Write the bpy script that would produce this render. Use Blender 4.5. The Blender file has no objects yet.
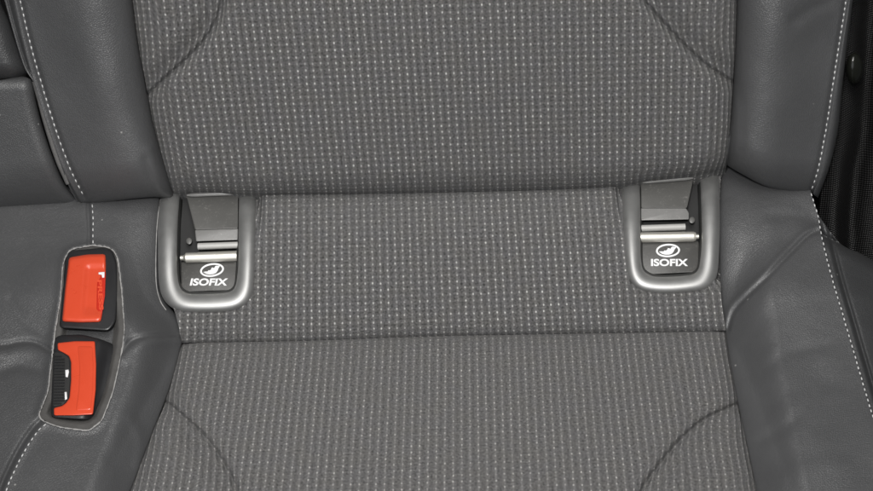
import bpy, bmesh, math, random
import numpy as np
from mathutils import Vector, noise as mnoise

random.seed(7)
rng = np.random.default_rng(7)
scene = bpy.context.scene
COL = scene.collection
R = math.radians
MM = 0.001

# ------------------------------------------------------------------ camera
PITCH, ROLL, DIST = R(52), R(1.6), 0.85
LENS = 36.0 * DIST / (873 * 0.603e-3)
F = np.array([0, math.cos(PITCH), -math.sin(PITCH)])
U0 = np.array([0, math.sin(PITCH), math.cos(PITCH)])
X0 = np.array([1.0, 0, 0])
RT = math.cos(ROLL) * X0 - math.sin(ROLL) * U0
UP = math.sin(ROLL) * X0 + math.cos(ROLL) * U0
CAM = -DIST * F - 0.033 * U0
cd = bpy.data.cameras.new('camera')
cam = bpy.data.objects.new('camera', cd)
COL.objects.link(cam)
from mathutils import Matrix
m = Matrix(((RT[0], UP[0], -F[0], CAM[0]), (RT[1], UP[1], -F[1], CAM[1]), (RT[2], UP[2], -F[2], CAM[2]), (0, 0, 0, 1)))
cam.matrix_world = m
cd.lens = LENS
cd.sensor_width = 36
cd.clip_start = 0.01
cd.clip_end = 50
scene.camera = cam


def ray(px, py):
    px = np.asarray(px, float); py = np.asarray(py, float)
    a = (px - 436.5) / 873 * 36 / LENS
    b = -(py - 245.5) / 873 * 36 / LENS
    d = F + a[..., None] * RT + b[..., None] * UP
    return d / np.linalg.norm(d, axis=-1, keepdims=True)


# ------------------------------------------------------------------ the seat's base planes (metres, real tilt)
def plane_t(p0, n):
    def f(px, py):
        d = ray(px, py)
        return ((np.asarray(p0) - CAM) @ np.asarray(n)) / (d @ np.asarray(n))
    return f


BT, ST, CT = R(25), R(15), R(8)
nB = np.array([0, -math.cos(BT), math.sin(BT)])
nS = np.array([0, -math.sin(ST), math.cos(ST)])
nC = np.array([0, math.sin(CT), math.cos(CT)])
tB = plane_t((0, 0, 0), nB)
tS = plane_t((0, 0, 0), nS)
SEAM = CAM + ray(430.0, 337.0) * tS(430.0, 337.0)
tC = plane_t(SEAM, nC)


def smin(a, b, k):
    k = np.maximum(k, 1e-5)
    hh = np.clip(k - np.abs(a - b), 0, None) / k
    return np.minimum(a, b) - hh * hh * k * 0.25


def sstep(a, b, x):
    t = np.clip((x - a) / (b - a), 0, 1)
    return t * t * (3 - 2 * t)


def curve(pts, n=24):
    """smooth (Catmull-Rom) polyline through points"""
    P = np.array(pts, float)
    if len(P) < 3:
        return P
    E = np.vstack([2 * P[0] - P[1], P, 2 * P[-1] - P[-2]])
    out = []
    for i in range(len(P) - 1):
        p0, p1, p2, p3 = E[i], E[i + 1], E[i + 2], E[i + 3]
        t = np.linspace(0, 1, n, endpoint=False)[:, None]
        out.append(0.5 * (2 * p1 + (p2 - p0) * t + (2 * p0 - 5 * p1 + 4 * p2 - p3) * t ** 2 + (3 * p1 - p0 - 3 * p2 + p3) * t ** 3))
    out.append(P[-1:])
    return np.vstack(out)


def resample(poly, n):
    d = np.r_[0, np.cumsum(np.linalg.norm(np.diff(poly, axis=0), axis=1))]
    s = np.linspace(0, d[-1], n)
    return np.stack([np.interp(s, d, poly[:, k]) for k in range(poly.shape[1])], -1)


def pdist(px, py, poly):
    """distance from points to an open polyline, in photo pixels"""
    poly = resample(np.asarray(poly, float), 40) if len(poly) > 40 else np.asarray(poly, float)
    px = np.asarray(px, float); py = np.asarray(py, float)
    best = np.full(px.shape, 1e9)
    for (ax, ay), (bx, by) in zip(poly[:-1], poly[1:]):
        dx, dy = bx - ax, by - ay
        L = dx * dx + dy * dy + 1e-9
        t = np.clip(((px - ax) * dx + (py - ay) * dy) / L, 0, 1)
        best = np.minimum(best, np.hypot(px - ax - t * dx, py - ay - t * dy))
    return best


def inside(px, py, poly):
    px = np.asarray(px, float); py = np.asarray(py, float)
    c = np.zeros(px.shape, bool)
    n = len(poly)
    for i in range(n):
        ax, ay = poly[i]; bx, by = poly[(i + 1) % n]
        if ay == by:
            continue
        c ^= ((ay > py) != (by > py)) & (px < (bx - ax) * (py - ay) / (by - ay) + ax)
    return c


def roll_edge(d, r, depth):
    t = np.clip(1 - d / r, 0, 1)
    return -depth * (1 - np.sqrt(np.clip(1 - t * t, 0, 1)))


def groove(px, py, poly, w, depth):
    d = pdist(px, py, poly)
    return -depth * np.exp(-(d / w) ** 2)


def wob(px, py, sc, seed=0.0):
    """smooth undulation, about -1..1"""
    a = np.sin(px / sc * 1.3 + seed) * np.cos(py / sc * 1.1 + 2 * seed)
    b = np.sin((px * 0.6 + py * 0.8) / sc * 2.1 + 1.7 * seed) * 0.5
    c = np.sin((px * 0.9 - py * 0.5) / sc * 3.3 + 0.6 * seed) * 0.3
    return (a + b + c) / 1.6


# ------------------------------------------------------------------ materials
def new_mat(name):
    m = bpy.data.materials.new(name)
    m.use_nodes = True
    nt = m.node_tree
    b = nt.nodes['Principled BSDF']
    return m, nt, b


class NT:
    def __init__(self, nt):
        self.nt = nt

    def n(self, typ, **kw):
        nd = self.nt.nodes.new(typ)
        for k, v in kw.items():
            setattr(nd, k, v)
        return nd

    def link(self, a, b):
        self.nt.links.new(a, b)

    def math(self, op, a, b=None, c=None, clamp=False):
        nd = self.n('ShaderNodeMath', operation=op, use_clamp=clamp)
        for i, v in enumerate((a, b, c)):
            if v is None:
                continue
            if isinstance(v, (int, float)):
                nd.inputs[i].default_value = v
            else:
                self.link(v, nd.inputs[i])
        return nd.outputs[0]

    def mix(self, f, a, b):
        nd = self.n('ShaderNodeMix', data_type='RGBA')
        for i, v in ((0, f), (6, a), (7, b)):
            if isinstance(v, (int, float)):
                nd.inputs[i].default_value = v
            elif isinstance(v, tuple):
                nd.inputs[i].default_value = (*v, 1)
            else:
                self.link(v, nd.inputs[i])
        return nd.outputs[2]

    def smooth(self, x, a, b):
        nd = self.n('ShaderNodeMapRange', interpolation_type='SMOOTHSTEP')
        self.link(x, nd.inputs[0])
        nd.inputs[1].default_value = a
        nd.inputs[2].default_value = b
        return nd.outputs[0]

    def noise(self, vec, scale, detail=3, rough=0.5):
        nd = self.n('ShaderNodeTexNoise')
        self.link(vec, nd.inputs['Vector'])
        nd.inputs['Scale'].default_value = scale
        nd.inputs['Detail'].default_value = detail
        nd.inputs['Roughness'].default_value = rough
        return nd.outputs[0]

    def bump(self, h, strength, dist, normal=None):
        nd = self.n('ShaderNodeBump')
        nd.inputs['Strength'].default_value = strength
        nd.inputs['Distance'].default_value = dist
        self.link(h, nd.inputs['Height'])
        if normal is not None:
            self.link(normal, nd.inputs['Normal'])
        return nd.outputs[0]


def mat_fabric(name, base=(0.084, 0.0818, 0.0797), dot=(0.56, 0.55, 0.535), amount=1.0, seed=0.0, cross=0.10):
    """woven fabric: light knots on a 4.5 x 4.05 mm grid with thin ribs between, over a grey ground weave; UV is in millimetres"""
    m, nt, b = new_mat(name)
    g = NT(nt)
    uv = g.n('ShaderNodeUVMap').outputs[0]
    geo = g.n('ShaderNodeTexCoord').outputs['Object']
    # slight irregularity of the weave
    nw = g.n('ShaderNodeTexNoise'); g.link(uv, nw.inputs['Vector']); nw.inputs['Scale'].default_value = 0.11; nw.inputs['Detail'].default_value = 2
    off = g.n('ShaderNodeVectorMath', operation='MULTIPLY_ADD')
    g.link(nw.outputs['Color'], off.inputs[0]); off.inputs[1].default_value = (0.55, 0.6, 0); g.link(uv, off.inputs[2])
    sp = g.n('ShaderNodeSeparateXYZ'); g.link(off.outputs[0], sp.inputs[0])
    X = g.math('DIVIDE', sp.outputs[0], 4.5); Y = g.math('DIVIDE', sp.outputs[1], 4.05)
    fx = g.math('SUBTRACT', g.math('FRACT', X), 0.5); fy = g.math('SUBTRACT', g.math('FRACT', Y), 0.5)
    cell = g.n('ShaderNodeCombineXYZ')
    g.link(g.math('FLOOR', X), cell.inputs[0]); g.link(g.math('FLOOR', Y), cell.inputs[1]); cell.inputs[2].default_value = seed
    wn = g.n('ShaderNodeTexWhiteNoise', noise_dimensions='3D'); g.link(cell.outputs[0], wn.inputs['Vector'])
    sw = g.n('ShaderNodeSeparateColor'); g.link(wn.outputs['Color'], sw.inputs[0])
    # jitter of each knot
    fxj = g.math('MULTIPLY_ADD', g.math('SUBTRACT', sw.outputs[1], 0.5), 0.07, fx)
    fyj = g.math('MULTIPLY_ADD', g.math('SUBTRACT', sw.outputs[2], 0.5), 0.11, fy)
    dx = g.math('DIVIDE', fxj, 0.118); dy = g.math('DIVIDE', fyj, 0.195)
    dd = g.math('SQRT', g.math('ADD', g.math('MULTIPLY', dx, dx), g.math('MULTIPLY', dy, dy)))
    knot = g.math('SUBTRACT', 1.0, g.smooth(dd, 0.45, 1.15))
    # the thin light rib that carries the knots
    rib = g.math('SUBTRACT', 1.0, g.smooth(g.math('ABSOLUTE', fx), 0.03, 0.13))
    # ground weave, fine ribs both ways
    wx = g.math('SINE', g.math('MULTIPLY', sp.outputs[0], 2 * math.pi / 1.5))
    wy = g.math('SINE', g.math('MULTIPLY', sp.outputs[1], 2 * math.pi / 1.01))
    weave = g.math('MULTIPLY', wx, wy)
    fine = g.noise(uv, 0.85, 3, 0.7)
    patchy = g.noise(uv, 0.035, 3, 0.6)
    kb = g.math('MULTIPLY', knot, g.math('MULTIPLY_ADD', sw.outputs[0], 0.8, 0.25))
    kb = g.math('MULTIPLY', kb, g.math('MULTIPLY_ADD', patchy, 1.3, 0.25))
    kb = g.math('MULTIPLY', kb, amount, clamp=True)
    ribm = g.math('MULTIPLY', rib, g.math('MULTIPLY_ADD', patchy, 0.42, 0.0), clamp=True)
    tone = g.math('ADD', g.math('MULTIPLY_ADD', fine, 3.8, -0.96), g.math('ADD', g.math('MULTIPLY', weave, 0.10), g.math('ADD', g.math('MULTIPLY', g.math('COSINE', g.math('MULTIPLY', fx, 2 * math.pi)), 0.22), g.math('MULTIPLY', g.math('COSINE', g.math('MULTIPLY', fy, 2 * math.pi)), cross))))  # cosines darken the valleys between ribs and rows: shade put into the colour
    colr = g.n('ShaderNodeVectorMath', operation='SCALE')
    # warm and cool yarns mixed
    hue = g.noise(uv, 0.09, 2)
    basec = g.mix(g.smooth(hue, 0.35, 0.65), base, (base[0] * 0.985, base[1] * 0.995, base[2] * 1.04))
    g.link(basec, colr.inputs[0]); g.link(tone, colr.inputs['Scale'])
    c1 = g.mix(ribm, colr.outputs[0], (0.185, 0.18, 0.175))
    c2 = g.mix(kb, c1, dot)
    # stray lint: a few short pale fibres caught in the cloth
    mp = g.n('ShaderNodeMapping'); g.link(off.outputs[0], mp.inputs[0]); mp.inputs['Rotation'].default_value = (0, 0, 0.5); mp.inputs['Scale'].default_value = (0.028, 0.11, 1)
    vl_ = g.n('ShaderNodeTexVoronoi'); g.link(mp.outputs[0], vl_.inputs['Vector']); vl_.inputs['Scale'].default_value = 1.0
    sl_ = g.n('ShaderNodeSeparateColor'); g.link(vl_.outputs['Color'], sl_.inputs[0])
    lint = g.math('MULTIPLY', g.math('SUBTRACT', 1.0, g.smooth(vl_.outputs['Distance'], 0.02, 0.06)), g.math('GREATER_THAN', sl_.outputs[0], 0.80))
    c3 = g.mix(g.math('MULTIPLY', lint, 0.6), c2, (0.34, 0.33, 0.31))
    g.link(c3, b.inputs['Base Color'])
    b.inputs['Roughness'].default_value = 0.88
    b.inputs['Specular IOR Level'].default_value = 0.2
    b.inputs['Sheen Weight'].default_value = 0.12
    b.inputs['Sheen Roughness'].default_value = 0.5
    hgt = g.math('ADD', g.math('MULTIPLY', knot, 0.8), g.math('ADD', g.math('MULTIPLY', weave, 0.22), g.math('MULTIPLY', fine, 0.5)))
    hgt = g.math('MULTIPLY_ADD', g.math('COSINE', g.math('MULTIPLY', fx, 2 * math.pi)), 0.6, hgt)
    g.link(g.bump(hgt, 1.0, 0.0012), b.inputs['Normal'])
    return m


def mat_leather(name, base=(0.0485, 0.0489, 0.0505), rough=0.45, grain=1.0):
    m, nt, b = new_mat(name)
    g = NT(nt)
    co = g.n('ShaderNodeTexCoord').outputs['Object']
    v = g.n('ShaderNodeTexVoronoi', feature='DISTANCE_TO_EDGE'); g.link(co, v.inputs['Vector']); v.inputs['Scale'].default_value = 900
    cr = g.smooth(v.outputs['Distance'], 0.0, 0.22)
    n1 = g.noise(co, 1500, 3)
    n2 = g.noise(co, 55, 4, 0.6)
    n3 = g.noise(co, 14, 3, 0.55)
    h = g.math('ADD', g.math('MULTIPLY', cr, 0.8), g.math('MULTIPLY', n1, 0.6))
    h2 = g.math('MULTIPLY', n2, 1.0)
    nb = g.bump(h2, 0.12, 0.004)
    nb2 = g.bump(h, 0.42 * grain, 0.00028, nb)
    g.link(nb2, b.inputs['Normal'])
    tone = g.math('ADD', g.math('MULTIPLY_ADD', n3, 0.30, 0.77), g.math('MULTIPLY_ADD', n1, 0.22, -0.05))
    cs = g.n('ShaderNodeVectorMath', operation='SCALE'); cs.inputs[0].default_value = base; g.link(tone, cs.inputs['Scale'])
    # sparse dust specks
    vd = g.n('ShaderNodeTexVoronoi'); g.link(co, vd.inputs['Vector']); vd.inputs['Scale'].default_value = 95
    sc_ = g.n('ShaderNodeSeparateColor'); g.link(vd.outputs['Color'], sc_.inputs[0])
    speck = g.math('MULTIPLY', g.math('SUBTRACT', 1.0, g.smooth(vd.outputs['Distance'], 0.03, 0.075)), g.math('GREATER_THAN', sc_.outputs[0], 0.86))
    g.link(g.mix(g.math('MULTIPLY', speck, 0.55), cs.outputs[0], (0.30, 0.295, 0.285)), b.inputs['Base Color'])
    g.link(g.math('MULTIPLY_ADD', n2, 0.22, rough - 0.11), b.inputs['Roughness'])
    b.inputs['Specular IOR Level'].default_value = 0.55
    return m


def mat_plastic(name, base, rough=0.4, spec=0.5, grain=0.25, scale=1800, metallic=0.0, vary=0.15):
    m, nt, b = new_mat(name)
    g = NT(nt)
    co = g.n('ShaderNodeTexCoord').outputs['Object']
    n1 = g.noise(co, scale, 2)
    n2 = g.noise(co, 90, 4, 0.65)
    cs = g.n('ShaderNodeVectorMath', operation='SCALE'); cs.inputs[0].default_value = base
    g.link(g.math('MULTIPLY_ADD', n2, 2 * vary, 1 - vary), cs.inputs['Scale'])
    g.link(cs.outputs[0], b.inputs['Base Color'])
    g.link(g.math('MULTIPLY_ADD', n2, 0.2, rough - 0.1), b.inputs['Roughness'])
    b.inputs['Specular IOR Level'].default_value = spec
    b.inputs['Metallic'].default_value = metallic
    if grain:
        g.link(g.bump(n1, grain, 0.0002), b.inputs['Normal'])
    return m


def mat_dusty(name, base, dust, amount, rough=0.5):
    """plastic with pale dust specks and scuffs"""
    m, nt, b = new_mat(name)
    g = NT(nt)
    co = g.n('ShaderNodeTexCoord').outputs['Object']
    n1 = g.noise(co, 700, 4, 0.7)
    n2 = g.noise(co, 160, 4, 0.7)
    k = g.math('MULTIPLY', g.smooth(n1, 0.52, 0.72), g.smooth(n2, 0.40, 0.7))
    g.link(g.mix(g.math('MULTIPLY', k, amount), base, dust), b.inputs['Base Color'])
    g.link(g.math('MULTIPLY_ADD', n2, 0.3, rough - 0.15), b.inputs['Roughness'])
    g.link(g.bump(n1, 0.25, 0.0003), b.inputs['Normal'])
    return m


def mat_webbing(name):
    m, nt, b = new_mat(name)
    g = NT(nt)
    uv = g.n('ShaderNodeUVMap').outputs[0]
    sp = g.n('ShaderNodeSeparateXYZ'); g.link(uv, sp.inputs[0])
    ph = g.math('ADD', sp.outputs[1], g.math('MULTIPLY', sp.outputs[0], -0.35))
    w = g.math('SINE', g.math('MULTIPLY', ph, 2 * math.pi / 1.35))
    w2 = g.math('SINE', g.math('MULTIPLY', sp.outputs[0], 2 * math.pi / 1.1))
    n = g.noise(uv, 0.9, 3, 0.7)
    h = g.math('ADD', w, g.math('MULTIPLY', w2, 0.35))
    t = g.smooth(g.math('ADD', h, g.math('MULTIPLY', n, 1.2)), 0.4, 2.0)
    g.link(g.mix(t, (0.002, 0.002, 0.002), (0.009, 0.0085, 0.0088)), b.inputs['Base Color'])
    b.inputs['Roughness'].default_value = 0.5
    b.inputs['Specular IOR Level'].default_value = 0.22
    g.link(g.bump(h, 0.6, 0.0006), b.inputs['Normal'])
    return m


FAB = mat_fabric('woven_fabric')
FAB_SEAT = mat_fabric('woven_fabric_seat', base=(0.080, 0.077, 0.0745), dot=(0.50, 0.485, 0.47), amount=0.75, seed=3.0, cross=0.03)  # cushion panel: slightly darker ground, duller and fainter knots
LEA = mat_leather('grey_leather')
LEA_D = mat_leather('dark_leather', base=(0.030, 0.0305, 0.0315), rough=0.40)
LEA_S = mat_leather('soft_leather', base=(0.044, 0.0446, 0.046), rough=0.46)
FELT_L = mat_plastic('seam_felt', (0.11, 0.108, 0.106), rough=0.95, spec=0.1, grain=1.0, scale=900, vary=0.3)
FELT = mat_plastic('pocket_felt', (0.062, 0.060, 0.058), rough=0.95, spec=0.1, grain=1.0, scale=900, vary=0.4)
SILVER = mat_plastic('satin_silver_paint', (0.36, 0.36, 0.355), rough=0.55, spec=0.5, grain=0.10, metallic=0.88, vary=0.10)
CHROME = mat_plastic('anchor_steel', (0.60, 0.58, 0.53), rough=0.38, spec=0.5, grain=0.0, metallic=0.75, vary=0.05)
ROLLER = mat_plastic('roller_steel', (0.30, 0.295, 0.285), rough=0.32, spec=0.5, grain=0, vary=0.08)
WALL = mat_dusty('dark_frame_plastic', (0.030, 0.030, 0.029), (0.12, 0.19, 0.18), 0.4)
FLAP = mat_dusty('scuffed_flap_plastic', (0.068, 0.067, 0.064), (0.22, 0.21, 0.20), 0.5, 0.42)
CLIP = mat_dusty('pale_clip_plastic', (0.135, 0.133, 0.13), (0.30, 0.29, 0.28), 0.5, 0.36)
PLATE = mat_dusty('dark_label_plastic', (0.034, 0.033, 0.031), (0.16, 0.155, 0.14), 0.5)
HOLE = mat_plastic('recess_black', (0.018, 0.018, 0.018), rough=0.7, spec=0.3)
WHITE = mat_plastic('white_print', (0.56, 0.56, 0.565), rough=0.5, grain=0.2, vary=0.2)
RED = mat_plastic('red_plastic', (0.47, 0.050, 0.019), rough=0.30, spec=0.6, grain=0.05, vary=0.05)
RED_L = mat_plastic('raised_red_plastic', (0.52, 0.055, 0.022), rough=0.35, spec=0.5, grain=0.05, vary=0.05)
RED_D = mat_plastic('deep_red_plastic', (0.38, 0.018, 0.008), rough=0.4, spec=0.4, grain=0.05, vary=0.05)
BLACK = mat_plastic('black_plastic', (0.012, 0.012, 0.013), rough=0.42, spec=0.45, grain=0.25)
KNOB = mat_plastic('glossy_black_plastic', (0.007, 0.0075, 0.006), rough=0.20, spec=0.35, grain=0.0)
THREAD = mat_plastic('pale_thread', (0.42, 0.42, 0.42), rough=0.8, spec=0.2, grain=0.3)
THREAD_D = mat_plastic('grey_thread', (0.24, 0.235, 0.23), rough=0.9, spec=0.15, grain=0.5, vary=0.35)
WEB = mat_webbing('belt_webbing')
CARPET = mat_plastic('black_carpet', (0.009, 0.009, 0.009), rough=0.98, spec=0.1, grain=1.0, scale=1100, vary=0.7)


# ------------------------------------------------------------------ object helpers
def thing(name, label, cat, loc=(0, 0, 0), group=None):
    o = bpy.data.objects.new(name, None)
    COL.objects.link(o)
    o.location = loc
    o.empty_display_size = 0.03
    o['label'] = label
    o['category'] = cat
    if group:
        o['group'] = group
    return o


def link_mesh(name, me, mat, parent, label=None, smooth=True):
    o = bpy.data.objects.new(name, me)
    COL.objects.link(o)
    me.materials.append(mat)
    if smooth:
        for p in me.polygons:
            p.use_smooth = True
    root = parent
    if parent is not None:
        off = Vector((0, 0, 0)); q = parent
        while q is not None:
            off += q.location; q = q.parent
        me.transform(Matrix.Translation(-off))
        o.parent = parent
    if label:
        o['label'] = label
    return o


def grid_mesh(name, PX, PY, surf, mat, parent, skirt=0.02, uv=None, centre=None, thick=None, label=None):
    """mesh a (rows x cols) lattice of photo points on a surface surf(px,py) -> metres along the view ray; borders get a skirt
    so that the panel has a real turned edge"""
    nr, nc = PX.shape
    t = surf(PX, PY)
    P = CAM + ray(PX, PY) * t[..., None]
    verts = P.reshape(-1, 3)
    idx = np.arange(nr * nc).reshape(nr, nc)
    f = np.stack([idx[:-1, :-1], idx[1:, :-1], idx[1:, 1:], idx[:-1, 1:]], -1).reshape(-1, 4)
    UVv = None
    if uv is not None:
        UVv = uv(PX, PY, P).reshape(-1, 2)
    if skirt:
        border = np.r_[idx[0, :], idx[1:, -1], idx[-1, -2::-1], idx[-2:0:-1, 0]]
        nb = len(border)
        D = ray(PX, PY).reshape(-1, 3)[border]
        sk = verts[border] + D * skirt
        base = len(verts)
        verts = np.vstack([verts, sk])
        j = np.arange(nb); jn = (j + 1) % nb
        f2 = np.stack([border[j], border[jn], base + jn, base + j], -1)
        f = np.vstack([f, f2])
        if UVv is not None:
            UVv = np.vstack([UVv, UVv[border]])
    me = bpy.data.meshes.new(name)
    me.from_pydata(verts.tolist(), [], f.tolist())
    if UVv is not None:
        ul = me.uv_layers.new(name='UVMap')
        li = np.empty(len(me.loops), int); me.loops.foreach_get('vertex_index', li)
        ul.data.foreach_set('uv', UVv[li].astype(np.float32).ravel())
    me.validate()
    return link_mesh(name, me, mat, parent, label)


def coons(left, right, top, bottom, nc, nr):
    """left, right run top to bottom; top, bottom run left to right (photo points)"""
    Lc, Rc = resample(left, nr), resample(right, nr)
    Tc, Bc = resample(top, nc), resample(bottom, nc)
    s = np.linspace(0, 1, nc)[None, :, None]; v = np.linspace(0, 1, nr)[:, None, None]
    C = (1 - s) * Lc[:, None] + s * Rc[:, None] + (1 - v) * Tc[None] + v * Bc[None] - (
        (1 - s) * (1 - v) * Lc[0] + s * (1 - v) * Rc[0] + (1 - s) * v * Lc[-1] + s * v * Rc[-1])
    return C[..., 0], C[..., 1]


def fabric_uv(base_t, axis_v, skew=0.0, cx=430.0):
    """cloth laid over the panel: plane coordinates in mm, plus the extra cloth that goes over bumps and round edges"""
    def f(PX, PY, P):
        tb = base_t(PX, PY)
        Pb = CAM + ray(PX, PY) * tb[..., None]
        x = Pb[..., 0] * 1000; y = (Pb @ axis_v) * 1000
        h = (np.linalg.norm(P - CAM, axis=-1) - tb) * 1000
        du = np.diff(x, axis=1); dh = np.diff(h, axis=1)
        ex = np.sqrt(du ** 2 + dh ** 2) - np.abs(du)
        ex = np.minimum(ex, 3.0)
        cum = np.concatenate([np.zeros((x.shape[0], 1)), np.cumsum(ex, 1)], 1)
        j0 = int(np.argmin(np.abs(PX[PX.shape[0] // 2] - cx)))
        cum = cum - cum[:, j0:j0 + 1]
        # cloth smooths the row-to-row change
        k = 9
        pad = np.pad(cum, ((k, k), (0, 0)), mode='edge')
        cum = sum(pad[i:i + cum.shape[0]] for i in range(2 * k + 1)) / (2 * k + 1)
        dv = np.diff(y, axis=0); dh2 = np.diff(h, axis=0)
        ev = np.minimum(np.sqrt(dv ** 2 + dh2 ** 2) - np.abs(dv), 4.0)
        cv = np.concatenate([np.zeros((1, x.shape[1])), np.cumsum(ev, 0)], 0)
        i0 = x.shape[0] // 2
        cv = cv - cv[i0:i0 + 1]
        sg = -1.0 if y[-1, 0] < y[0, 0] else 1.0
        return np.stack([x + cum + skew * y, y + sg * cv], -1)
    return f


def prism(name, pts, ref, h0, h1, mat, parent, bevel=0.6, seg=2, label=None, taper=0.0, smooth_ang=40):
    """a solid with the outline pts (photo points laid on the reference surface) from height h0 to h1 in mm, edges bevelled"""
    pts = np.asarray(pts, float)
    c = pts.mean(0)
    ptop = c + (pts - c) * (1 - taper)
    dn = ray(pts[:, 0], pts[:, 1]); tn = ref(pts[:, 0], pts[:, 1])
    lo = CAM + dn * (tn - h0 * MM)[:, None]
    dt = ray(ptop[:, 0], ptop[:, 1]); tt = ref(ptop[:, 0], ptop[:, 1])
    hi = CAM + dt * (tt - h1 * MM)[:, None]
    bm = bmesh.new()
    vl = [bm.verts.new(p) for p in lo]; vh = [bm.verts.new(p) for p in hi]
    n = len(pts)
    bm.faces.new(vh); bm.faces.new(vl[::-1])
    top_edges = []
    for i in range(n):
        j = (i + 1) % n
        bm.faces.new((vl[i], vl[j], vh[j], vh[i]))
    bmesh.ops.recalc_face_normals(bm, faces=bm.faces)
    if bevel:
        hs = set(vh)
        e = [e for e in bm.edges if e.verts[0] in hs and e.verts[1] in hs]
        bmesh.ops.bevel(bm, geom=e, offset=bevel * MM, segments=seg, profile=0.5, affect='EDGES', clamp_overlap=True)
    me = bpy.data.meshes.new(name)
    bm.to_mesh(me); bm.free()
    o = link_mesh(name, me, mat, parent, label)
    me.set_sharp_from_angle(angle=R(smooth_ang))
    return o


def rnd(pts, r, n=5):
    """round the corners of a closed photo-point outline"""
    P = np.array(pts, float); out = []
    m = len(P)
    for i in range(m):
        a, b, c = P[i - 1], P[i], P[(i + 1) % m]
        u, w = a - b, c - b
        lu, lw = np.linalg.norm(u), np.linalg.norm(w)
        rr = min(r, lu * 0.45, lw * 0.45)
        p, q = b + u / lu * rr, b + w / lw * rr
        for t in np.linspace(0, 1, n):
            out.append((1 - t) ** 2 * p + 2 * t * (1 - t) * b + t * t * q)
    return np.array(out)


def tube(name, pts3, rad, mat, parent, seg=10, closed=False, label=None, caps=True):
    pts3 = np.asarray(pts3, float); n = len(pts3)
    rad = np.broadcast_to(np.asarray(rad, float), (n,))
    verts, faces = [], []
    for i in range(n):
        a = pts3[i - 1] if (i > 0 or closed) else pts3[i]
        b = pts3[(i + 1) % n] if (i < n - 1 or closed) else pts3[i]
        t = (b - a) / np.linalg.norm(b - a)
        s = np.cross(t, F); s /= np.linalg.norm(s); w = np.cross(s, t)
        for k in range(seg):
            an = 2 * math.pi * k / seg
            verts.append(pts3[i] + rad[i] * (math.cos(an) * s + math.sin(an) * w))
    for i in range(n if closed else n - 1):
        for k in range(seg):
            k2 = (k + 1) % seg; i2 = (i + 1) % n
            faces.append((i * seg + k, i * seg + k2, i2 * seg + k2, i2 * seg + k))
    if caps and not closed:
        faces.append(tuple(range(seg))[::-1]); faces.append(tuple((n - 1) * seg + k for k in range(seg)))
    me = bpy.data.meshes.new(name)
    me.from_pydata([tuple(v) for v in verts], [], faces)
    bm = bmesh.new(); bm.from_mesh(me); bmesh.ops.recalc_face_normals(bm, faces=bm.faces); bm.to_mesh(me); bm.free()
    o = link_mesh(name, me, mat, parent, label)
    me.set_sharp_from_angle(angle=R(50))
    return o


def absorb(part, me, mat):
    """sew a detail mesh (threads) into a part's own mesh as a second material"""
    off = Vector((0, 0, 0)); q = part
    while q is not None:
        off += q.location; q = q.parent
    me.transform(Matrix.Translation(-off))
    pm = part.data
    if mat.name not in [x.name for x in pm.materials]:
        pm.materials.append(mat)
    mi = [x.name for x in pm.materials].index(mat.name)
    bm = bmesh.new(); bm.from_mesh(pm)
    n0 = len(bm.faces)
    bm.from_mesh(me)
    bm.faces.ensure_lookup_table()
    for f in bm.faces[n0:]:
        f.material_index = mi
        f.smooth = True
    bm.to_mesh(pm); bm.free()
    bpy.data.meshes.remove(me)
    return part


def on(surf, pts, lift=0.0):
    pts = np.asarray(pts, float)
    return CAM + ray(pts[:, 0], pts[:, 1]) * (surf(pts[:, 0], pts[:, 1]) - lift * MM)[:, None]


def stitches(name, path, surf, parent, pitch=6.4, duty=0.64, rad=0.42, mat=None, lift=0.0, lean=0.0):
    """a run of sewn stitches: short plump thread capsules lying along the seam"""
    path = curve(path)
    L = np.sum(np.linalg.norm(np.diff(path, axis=0), axis=1))
    n = max(2, int(L / pitch))
    fine = resample(path, n * 8 + 1)
    verts, faces = [], []
    for i in range(n):
        a0 = i * 8
        ka = fine[a0]; kb = fine[min(len(fine) - 1, a0 + int(round(8 * duty)))]
        jit = rng.normal(0, 0.22, 2)
        tdir = kb - ka; nrm = np.array([-tdir[1], tdir[0]]) / (np.linalg.norm(tdir) + 1e-9)
        seg_pts = np.stack([ka + (kb - ka) * q + nrm * lean * (q - 0.5) for q in np.linspace(0, 1, 5)]) + jit * 0.5
        arch = np.array([-0.5, 0.25, 0.45, 0.25, -0.5])
        P = CAM + ray(seg_pts[:, 0], seg_pts[:, 1]) * (surf(seg_pts[:, 0], seg_pts[:, 1]) - (lift + arch) * MM)[:, None]
        rr = rad * rng.uniform(0.85, 1.1) * np.array([0.45, 0.9, 1.0, 0.9, 0.45]) * MM
        b0 = len(verts)
        for j in range(5):
            a = P[max(0, j - 1)]; b = P[min(4, j + 1)]
            t = (b - a) / np.linalg.norm(b - a)
            s = np.cross(t, F); s /= np.linalg.norm(s); w = np.cross(s, t)
            for k in range(7):
                an = 2 * math.pi * k / 7
                verts.append(P[j] + rr[j] * (math.cos(an) * s + math.sin(an) * w))
        for j in range(4):
            for k in range(7):
                k2 = (k + 1) % 7
                faces.append((b0 + j * 7 + k, b0 + j * 7 + k2, b0 + (j + 1) * 7 + k2, b0 + (j + 1) * 7 + k))
        faces.append(tuple(b0 + k for k in range(7))[::-1]); faces.append(tuple(b0 + 28 + k for k in range(7)))
    me = bpy.data.meshes.new(name)
    me.from_pydata([tuple(v) for v in verts], [], faces)
    bm = bmesh.new(); bm.from_mesh(me); bmesh.ops.recalc_face_normals(bm, faces=bm.faces); bm.to_mesh(me); bm.free()
    return absorb(parent, me, mat or THREAD)


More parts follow.
